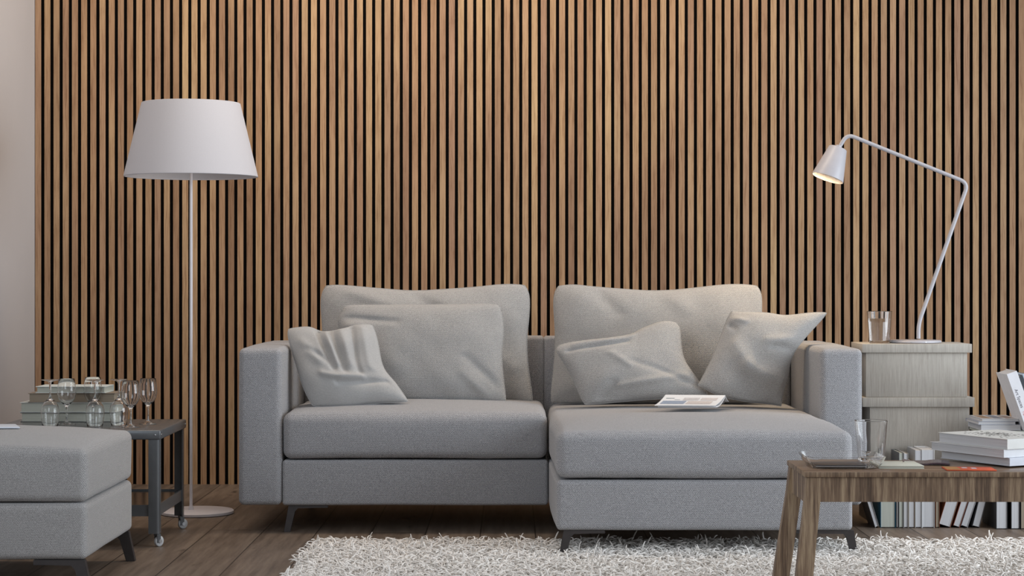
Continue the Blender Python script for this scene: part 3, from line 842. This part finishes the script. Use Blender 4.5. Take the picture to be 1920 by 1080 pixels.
# ---------------------------------------------------------------- coffee table
KZ = 0.42; KY0, KY1 = 5.285, 5.63; KX0, KX1 = 0.806, 2.30
kt = thing('coffee_table', 'low walnut coffee table with slanted legs cut off by the right edge', 'coffee table', ((KX0+KX1)/2, (KY0+KY1)/2, 0))
kc = Vector(((KX0+KX1)/2, (KY0+KY1)/2, 0)); hw = (KX1-KX0)/2; hd = (KY1-KY0)/2
tt_ = box('tabletop', -hw, hw, -hd, hd, KZ-0.015, KZ, [M['table_wood_v'], M['table_top_wood']], kt, 0.002)
for p in tt_.data.polygons: p.material_index = 1 if abs(p.normal.z) > 0.5 else 0
ap = KZ-0.015
for sy in (-1, 1): box('apron', -hw+0.04, hw-0.04, min(sy*(hd-0.006), sy*(hd-0.028)), max(sy*(hd-0.006), sy*(hd-0.028)), ap-0.068, ap, M['table_wood_v'], kt)
for sx in (-1, 1): box('apron', min(sx*(hw-0.008), sx*(hw-0.03)), max(sx*(hw-0.008), sx*(hw-0.03)), -hd+0.03, hd-0.03, ap-0.075, ap, M['table_wood_v'], kt)
for sx in (-1, 1):
    for sy in (-1, 1):
        e = sx*hw    # offsets run inwards from the end of the top
        pts = [(e-sx*i_+(sx*(0.002+0.046*(ap-z_)) if sy > 0 else 0), z_) for i_, z_ in ((0.006, ap), (0.053, ap), (0.043, 0.333), (0.024, 0.134), (0.011, 0), (-0.036, 0), (-0.022, 0.134), (0.001, 0.333))]
        ya, yb = sy*(hd-0.004), sy*(hd-0.040)
        prism('leg', pts, min(ya, yb), max(ya, yb), M['table_wood_v'], kt, 0.0015)

# clear dish with a dark notebook in it
dsh = thing('glass_dish', 'shallow clear glass dish on the left end of the coffee table', 'dish', (XW(1576, 5.46), 5.44, KZ+0.0004))
def rounded_rect(hx, hy, r, n=8):
    out = []
    for cx, cy, a0 in ((hx-r, hy-r, 0), (-hx+r, hy-r, 90), (-hx+r, -hy+r, 180), (hx-r, -hy+r, 270)):
        for k in range(n+1):
            a = math.radians(a0+90*k/n); out.append((cx+r*math.cos(a), cy+r*math.sin(a)))
    return out
rings = [(0.088, 0.080, 0.03, 0.0), (0.094, 0.086, 0.032, 0.002), (0.104, 0.096, 0.036, 0.016), (0.112, 0.104, 0.038, 0.034), (0.1106, 0.1026, 0.0375, 0.0345),
         (0.1024, 0.0944, 0.0345, 0.0165), (0.0924, 0.0844, 0.0312, 0.0032), (0.086, 0.078, 0.03, 0.0024)]
r2 = []
for i, q in enumerate(rings):
    if i:
        a = rings[i-1]; L = math.hypot(q[0]-a[0], q[3]-a[3])
        if L > 0.004:
            for s_ in (0.0006/L, 0.5, 1-0.0006/L): r2.append(tuple(a[k]+(q[k]-a[k])*s_ for k in range(4)))
    r2.append(q)
rings = r2
verts, faces = [], []
for hx, hy, r, zz in rings: verts += [(a, b, zz) for a, b in rounded_rect(hx, hy, r)]
n = len(rounded_rect(1, 1, .1))
for i in range(len(rings)-1):
    for k in range(n):
        l = (k+1) % n; faces.append((i*n+k, i*n+l, (i+1)*n+l, (i+1)*n+k))
faces.append(tuple(range(n))[::-1]); faces.append(tuple(range((len(rings)-1)*n, len(rings)*n)))
o = mesh_obj('dish_body', verts, faces, M['glass'], dsh, True); o.data.set_sharp_from_angle(angle=math.radians(45))
nb = thing('notebook', 'slim black notebook with a silver edge lying in the glass dish', 'notebook', (XW(1575, 5.40), 5.435, KZ+0.0032), 0.0)
box('cover', -0.071, 0.071, -0.050, 0.050, 0.0032, 0.0062, plain('black_board', rgb(46, 46, 50), 0.35), nb, 0.0008)
box('page_block', -0.070, 0.070, -0.049, 0.049, 0, 0.0032, M['steel'], nb, 0.0005)
# tall tumbler
tumbler('tall empty clear glass standing on the coffee table', 1633, 5.57, KZ, 0.0375, 0.0475, 0.121, 0.012, 0, False)
# cream booklet
def booklet(name, label, px0, px1, D0, dep, th, mat, edge, rz=0.0, cat='booklet', z=KZ):
    t = thing(name, label, cat, ((XW(px0, D0)+XW(px1, D0))/2, D0+dep/2, z+0.0004), rz)
    w = (XW(px1, D0)-XW(px0, D0))/2
    box('cover', -w, w, -dep/2, dep/2, th*0.75, th, mat, t, 0.0004); box('cover', -w, w, -dep/2, dep/2, 0, th*0.2, mat, t, 0.0004)
    box('page_block', -w+0.001, w-0.001, -dep/2+0.001, dep/2-0.001, th*0.2, th*0.75, edge, t)
    return t
booklet('paperback', 'cream thin paperback lying beside the tall glass on the coffee table', 1648, 1733, 5.37, 0.14, 0.0085, plain('cream_cover', rgb(206, 206, 192), 0.5, var=0.03), M['pages_dim'], cat='book')
# dark curled magazine
def curled(name, label, p0, p1, D, dep, mat, z, rz):
    t = thing(name, label, 'magazine', ((XW(p0, D)+XW(p1, D))/2, D+dep/2, z), rz)
    w = (XW(p1, D)-XW(p0, D))/2; n = 24; vs = []; fs = []
    for s in (0, 1):
        for j in range(2):
            for i in range(n+1):
                a = -1+2*i/n
                cz = 0.005*max(0, -a)**2+0.001+0.003*math.sin(a*3)
                vs.append((a*w, (-dep/2 if j == 0 else dep/2), max(0.0006, cz)+s*0.0045))
    def id(s, j, i): return s*2*(n+1)+j*(n+1)+i
    for i in range(n):
        fs.append((id(1, 0, i), id(1, 0, i+1), id(1, 1, i+1), id(1, 1, i)))
        fs.append((id(0, 0, i), id(0, 1, i), id(0, 1, i+1), id(0, 0, i+1)))
        fs.append((id(0, 0, i), id(0, 0, i+1), id(1, 0, i+1), id(1, 0, i)))
        fs.append((id(0, 1, i+1), id(0, 1, i), id(1, 1, i), id(1, 1, i+1)))
    fs.append((id(0, 0, 0), id(1, 0, 0), id(1, 1, 0), id(0, 1, 0))); fs.append((id(0, 0, n), id(0, 1, n), id(1, 1, n), id(1, 0, n)))
    o = mesh_obj('cover', vs, fs, mat, t, True); o.data.set_sharp_from_angle(angle=0.7); return t
curled('magazine', 'dark purple curled magazine behind the cream paperback', 1700, 1786, 5.47, 0.10, plain('purple_gloss', rgb(82, 68, 76), 0.25, var=0.25, vscale=30), KZ, -0.18)
# orange leaflet
ol = thing('leaflet', 'orange and red leaflet on the coffee table in front of the stacked books', 'leaflet', (XW(1816, 5.36), 5.355, KZ+0.0004), -0.06)
box('sheet', -0.068, 0.068, -0.045, 0.045, 0, 0.003, plain('orange_print', rgb(206, 88, 52), 0.45, var=0.2, vscale=25), ol, 0.0004)
box('printed_patch', -0.066, -0.028, -0.043, 0.043, 0.003, 0.0033, plain('ochre_print', rgb(176, 124, 66), 0.45, var=0.1), ol)
box('printed_patch', -0.018, -0.004, 0.000, 0.024, 0.003, 0.0034, plain('white_print', rgb(200, 190, 196), 0.45, var=0.1), ol)
box('printed_patch', 0.006, 0.020, -0.012, 0.016, 0.003, 0.0034, plain('white_print', rgb(196, 192, 202), 0.45, var=0.1), ol)

# three art books
A0 = Vector((XW(1893, 5.39), 5.39)); dirL = Vector((XW(1760, 5.645)-A0.x, 5.645-5.39)); ang = math.atan2(dirL.y, dirL.x)
ab = 'large art books stacked on the coffee table'
def art(label, near_px, left_px, z0, th, cc, pg, ink=None, board=0.0012):
    # local: length along y is the visible long page edge; spine faces right-front
    D = 5.39; ly = 0.285 if left_px > 1750 else 0.305; wx = 0.23
    o = book('art_book', label, ly, wx, th, cc, pg, ab, board=board, lip=0.003, ink=ink)
    u = Vector((math.cos(ang), math.sin(ang)))          # from the near corner to the far left corner
    v = Vector((-u.y, u.x)); v = -v if v.x < 0 else v   # to the right and away
    near = Vector((XW(near_px, D), D)); c = near+u*ly/2+v*wx/2
    o.location = (c.x, c.y, z0); o.rotation_euler = (0, 0, ang+math.pi)
    return o
art('thick white art book at the bottom of the coffee table stack', 1893, 1760, KZ+0.0055, 0.0230, (206, 210, 220), 'pages')
art('white art book with a protruding cover in the middle of the stack', 1882, 1744, KZ+0.0290, 0.0230, (214, 216, 220), 'pages')
def scribble(t, a, b, th):
    rr = random.Random(3); bm = bmesh.new()
    for i in range(150):
        x = rr.gauss(-0.01, 0.05); y = rr.gauss(-0.01, 0.03)
        if abs(x) > a-0.02 or abs(y) > b-0.01: continue
        add_box(bm, x-0.004*rr.random()-0.001, x+0.003, y-0.003*rr.random()-0.001, y+0.002, th, th+0.0003)
    bm_obj('printed_drawing', bm, plain('grey_ink', rgb(96, 94, 92), 0.6, var=0.3, vscale=60), t)
art('white art book with a grey drawing on its cover topping the coffee table stack', 1888.5, 1766, KZ+0.0525, 0.0285, (212, 212, 208), 'pages', ink=scribble)

# ---------------------------------------------------------------- books standing on the floor by the wall side
fb = 'books standing in a row on the floor behind the coffee table'
def standing(label, px0, px1, h, cc, pg='pages', lean=0.0, dep=0.15, D=7.34, yaw=0.0, grp=fb, z0=0.0, name='book'):
    th = max(0.006, (px1-px0)*D/F)
    o = book(name, label, dep, h, th, cc, pg, grp, lip=0.003)
    # turn it upright (spine away from the room), lean sideways about its lower edge
    m = Matrix.Rotation(yaw, 4, 'Z') @ Matrix.Rotation(lean, 4, 'Y') @ Matrix.Translation((0, dep/2, h/2)) @ STAND
    # STAND maps local z to +X starting at 0
    off = 0.0
    if lean > 0: off = th*math.sin(lean)
    loc = Vector((XW(px0, D), D, z0+off+0.0003))
    o.matrix_world = Matrix.Translation(loc) @ m
    return o
r_ = lambda d: math.radians(d)
standing('thin grey book leaning left beside the sofa corner', 1641, 1649, 0.235, (120, 118, 118), lean=-r_(17))
standing('blue covered book first upright in the floor row', 1651, 1679, 0.225, (36, 92, 118), 'pages_dim', yaw=-0.0)
standing('thin charcoal book beside the blue covered one', 1680.5, 1685, 0.24, (44, 42, 44))
standing('slim grey book left of the two matching taller ones', 1685.5, 1694, 0.288, (96, 98, 100), 'pages_dim')
standing('slim grey book right next to the tall slim one, pale top', 1694.5, 1703, 0.286, (150, 146, 140), 'pages')
standing('mid-row pale book with a shorter spine', 1703.5, 1715.5, 0.255, (120, 104, 84))
standing('mid-row white book just left of the brightest one', 1716, 1728.5, 0.298, (170, 172, 174))
standing('brightest and widest white book in the middle of the floor row', 1729, 1752, 0.300, (222, 222, 222))
standing('dark orange brown book pushed back beside the white one', 1754, 1762, 0.235, (104, 52, 26), 'pages_tan', dep=0.13)
standing('thick pale book leaning right with a brown cover', 1760, 1783, 0.235, (126, 78, 52), lean=r_(17))
standing('leaning book second in the tilted group', 1787, 1800, 0.230, (120, 64, 42), lean=r_(18))
standing('leaning ruled book third in the tilted group', 1802, 1815, 0.228, (150, 150, 154), lean=r_(18))
standing('slim book leaning right last in the tilted group', 1823, 1837, 0.225, (70, 70, 72), lean=r_(14))
standing('broad dark sided book standing right of the tilted group', 1868, 1889, 0.365, (52, 54, 58), dep=0.22, D=7.30)
standing('plain grey paged book near the right edge of the floor row', 1896, 1912, 0.365, (40, 38, 40), dep=0.22, D=7.30)
standing('dark book at the right edge of the floor row', 1914, 1930, 0.365, (38, 36, 38), 'pages_tan', dep=0.22, D=7.30)
standing('last book of the floor row partly out of view', 1934, 1960, 0.365, (90, 88, 88), dep=0.22, D=7.30)

# stack lying on top of that row
us = 'magazines and books lying on the floor row at the right'
uz = 0.3660; UD = 7.28
def lying(label, px0, px1, z0, th, cc, pg, dep=0.20, rz=0.0, name='book', ink=None):
    ly = XW(px1, UD)-XW(px0, UD)
    o = book(name, label, dep, ly, th, cc, pg, us, lip=0.002, board=0.0012, ink=ink)
    o.rotation_euler = (0, 0, math.pi/2+rz); o.location = (XW((px0+px1)/2, UD), UD+dep/2, z0); return o
lying('dark flat book at the bottom of the stack on the floor row', 1840, 1960, uz, 0.0115, (50, 50, 54), 'pages_dim')
lying('white rounded book above the dark one at the right', 1839, 1915, uz+0.0118, 0.0210, (214, 216, 220), 'pages')
lying('thin bluish grey book sticking out left in the right stack', 1834, 1905, uz+0.0331, 0.0120, (150, 156, 172), 'pages')
def cover_print(t, a, b, th):
    rr = random.Random(5)
    for k in range(3):
        y0 = -b+0.008+k*0.045
        box('printed_picture', -a+0.02, a-0.02, y0, y0+0.035, th, th+0.0003, plain('cover_print', rgb(*[(140, 132, 134), (120, 134, 156), (154, 136, 124)][k]), 0.4, var=0.2, vscale=60), t)
lying('glossy magazine with a printed cover topping the right stack', 1841, 1911, uz+0.0453, 0.0105, (190, 192, 196), 'pages', name='magazine', ink=cover_print)

# leaning books at the right edge, spines towards the room
ls_ = 'books leaning at the right edge of the view'
LEAN = -r_(19.5)
def spine_book(label, off0, th, hgt, cc, rise=0.0, dep=0.16, text=None):
    """off0: how far along the tilted row this book starts"""
    D = 7.22
    o = book('book', label, dep, hgt, th, cc, 'pages', ls_, lip=0.003)
    m = Matrix(((0, 0, 1), (-1, 0, 0), (0, 1, 0))).to_4x4()     # x->-Y (spine to the room), y->Z, z->X
    # proper rotation: x->-Y, y->Z, z->-X ; shift so thickness runs to the right
    m = Matrix(((0, 0, -1), (-1, 0, 0), (0, 1, 0))).to_4x4()
    mm = Matrix.Rotation(LEAN, 4, 'Y') @ Matrix.Translation((off0+th, dep/2, hgt/2+rise)) @ m
    # foot of the first book: just out of view on top of the floor row
    foot = Vector((XW(1925.5, D), D, uz+0.0125))
    o.matrix_world = Matrix.Translation(foot) @ mm
    if text:
        for s, size, col, y, zc, nm in text:
            cu = bpy.data.curves.new('spine_text', 'FONT'); cu.body = s; cu.size = size; cu.align_x = 'LEFT'; cu.align_y = 'CENTER'; cu.extrude = 0.0001
            to = bpy.data.objects.new('tmp', cu); COL.objects.link(to)
            bpy.context.view_layer.update()
            me = bpy.data.meshes.new_from_object(to.evaluated_get(bpy.context.evaluated_depsgraph_get()))
            bpy.data.objects.remove(to)
            x_ = finish('spine_lettering', me, plain(nm, rgb(*col), 0.6), o, False)
            # letters run down the spine: text +x -> book -y, text normal -> book +x
            x_.matrix_local = Matrix(((0, 0, 1, dep/2+0.0008), (-1, 0, 0, y), (0, -1, 0, zc), (0, 0, 0, 1)))
    return o
spine_book('thick white book with dark and red spine lettering leaning at the right edge', 0.0, 0.040, 0.228, (222, 222, 226),
           text=[('Art Spaces', 0.017, (70, 66, 78), 0.050, 0.027, 'dark_ink'), ('Tallin', 0.016, (206, 116, 112), -0.036, 0.027, 'red_ink')])
spine_book('dark slate book leaning behind the thick white one', 0.0405, 0.014, 0.205, (56, 62, 68))
spine_book('pale blue grey slim book leaning right of the dark slate one', 0.055, 0.010, 0.208, (176, 190, 202))
spine_book('black book leaning last at the right edge', 0.0655, 0.016, 0.200, (44, 46, 50))

# ---------------------------------------------------------------- shaggy rug
RX0, RX1, RY0, RY1 = -0.70, 2.35, 4.95, 6.80
rug = thing('shag_rug', 'thick white shaggy rug under the chaise and coffee table', 'rug', ((RX0+RX1)/2, (RY0+RY1)/2, 0))
box('backing', (RX0-RX1)/2, (RX1-RX0)/2, (RY0-RY1)/2, (RY1-RY0)/2, 0.0, 0.010, plain('rug_backing', rgb(168, 164, 160), 0.95, var=0.1), rug)
def pile():
    rg = np.random.default_rng(4); n = 54000; K = 7; SD_ = 5
    cx, cy = (RX0+RX1)/2, (RY0+RY1)/2
    x = rg.uniform(RX0, RX1, n)-cx; y = rg.uniform(RY0, RY1, n)-cy
    az = rg.uniform(0, 2*np.pi, n)
    # neighbouring tufts lean in a similar direction
    az = az*0.55+2.2*np.sin(x*9+1.3)+2.0*np.cos(y*11+x*4)
    L = rg.uniform(0.032, 0.060, n); lean = rg.uniform(1.15, 2.1, n); lean[rg.random(n) < 0.015] = 0.5
    curl = rg.uniform(-2.6, 2.6, n); rad = rg.uniform(0.0021, 0.0034, n)
    ts = np.linspace(0, 1, K)
    verts = np.zeros((n, K, SD_, 3), np.float32)
    pts = np.zeros((n, K, 3))
    ph = lean[:, None]*(0.35+1.15*ts[None, :]**1.3)          # angle from the vertical grows along the strand
    az2 = az[:, None]+curl[:, None]*ts[None, :]*1.6
    dx = np.sin(ph)*np.cos(az2); dy = np.sin(ph)*np.sin(az2); dz = np.cos(ph)
    step = L[:, None]/(K-1)
    pts[:, 1:, 0] = np.cumsum(dx[:, :-1]*step, 1); pts[:, 1:, 1] = np.cumsum(dy[:, :-1]*step, 1); pts[:, 1:, 2] = np.cumsum(dz[:, :-1]*step, 1)
    pts[:, :, 0] += x[:, None]; pts[:, :, 1] += y[:, None]; pts[:, :, 2] = np.maximum(pts[:, :, 2]+0.010, 0.011+0.010*ts[None, :]*rg.random((n, 1)))
    d = np.stack([dx, dy, dz], -1); ref = np.stack([-np.sin(az2), np.cos(az2), np.zeros_like(az2)], -1)
    b = np.cross(d, ref)
    for k in range(SD_):
        a = 2*np.pi*k/SD_; rr = rad[:, None]*np.array([0.9, 1, 1, 1, 1, 0.95, 0.6])[None, :]
        verts[:, :, k, :] = pts+rr[..., None]*(np.cos(a)*ref+0.75*np.sin(a)*b)
    vs = verts.reshape(-1, 3); base = (np.arange(n)*K*SD_)[:, None, None]
    i = np.arange(K-1)[None, :, None]*SD_; k = np.arange(SD_)[None, None, :]; k2 = (k+1) % SD_
    q = np.stack([base+i+k, base+i+k2, base+i+SD_+k2, base+i+SD_+k], -1).reshape(-1, 4)
    me = bpy.data.meshes.new('pile'); me.vertices.add(len(vs)); me.vertices.foreach_set('co', vs.ravel())
    cap = (np.arange(n)*K*SD_)[:, None]+(K-1)*SD_+np.arange(SD_)[None, :]
    nl = q.size+cap.size
    me.loops.add(nl); me.loops.foreach_set('vertex_index', np.concatenate([q.ravel(), cap.ravel()]).astype(np.int32))
    nq, nc = len(q), len(cap); me.polygons.add(nq+nc)
    st = np.concatenate([np.arange(nq)*4, nq*4+np.arange(nc)*SD_]).astype(np.int32)
    me.polygons.foreach_set('loop_start', st)
    me.update(calc_edges=True); me.validate()
    tone = np.repeat(rg.random(n).astype(np.float32), K*SD_)
    a = me.attributes.new('strand_tone', 'FLOAT', 'POINT'); a.data.foreach_set('value', tone)
    t = NT('white_wool_strands'); att = t.new('ShaderNodeAttribute', attribute_name='strand_tone')
    t.link(t.ramp(att.outputs['Fac'], [(0, rgb(204, 198, 191)), (0.5, rgb(230, 225, 219)), (1, rgb(242, 238, 233))]), t.b.inputs['Base Color'])
    t.b.inputs['Roughness'].default_value = 0.9; t.b.inputs['Specular IOR Level'].default_value = 0.15; t.b.inputs['Sheen Weight'].default_value = 0.3
    o = finish('pile', me, t.m, rug, True); o['kind'] = 'stuff'; return o
pile()
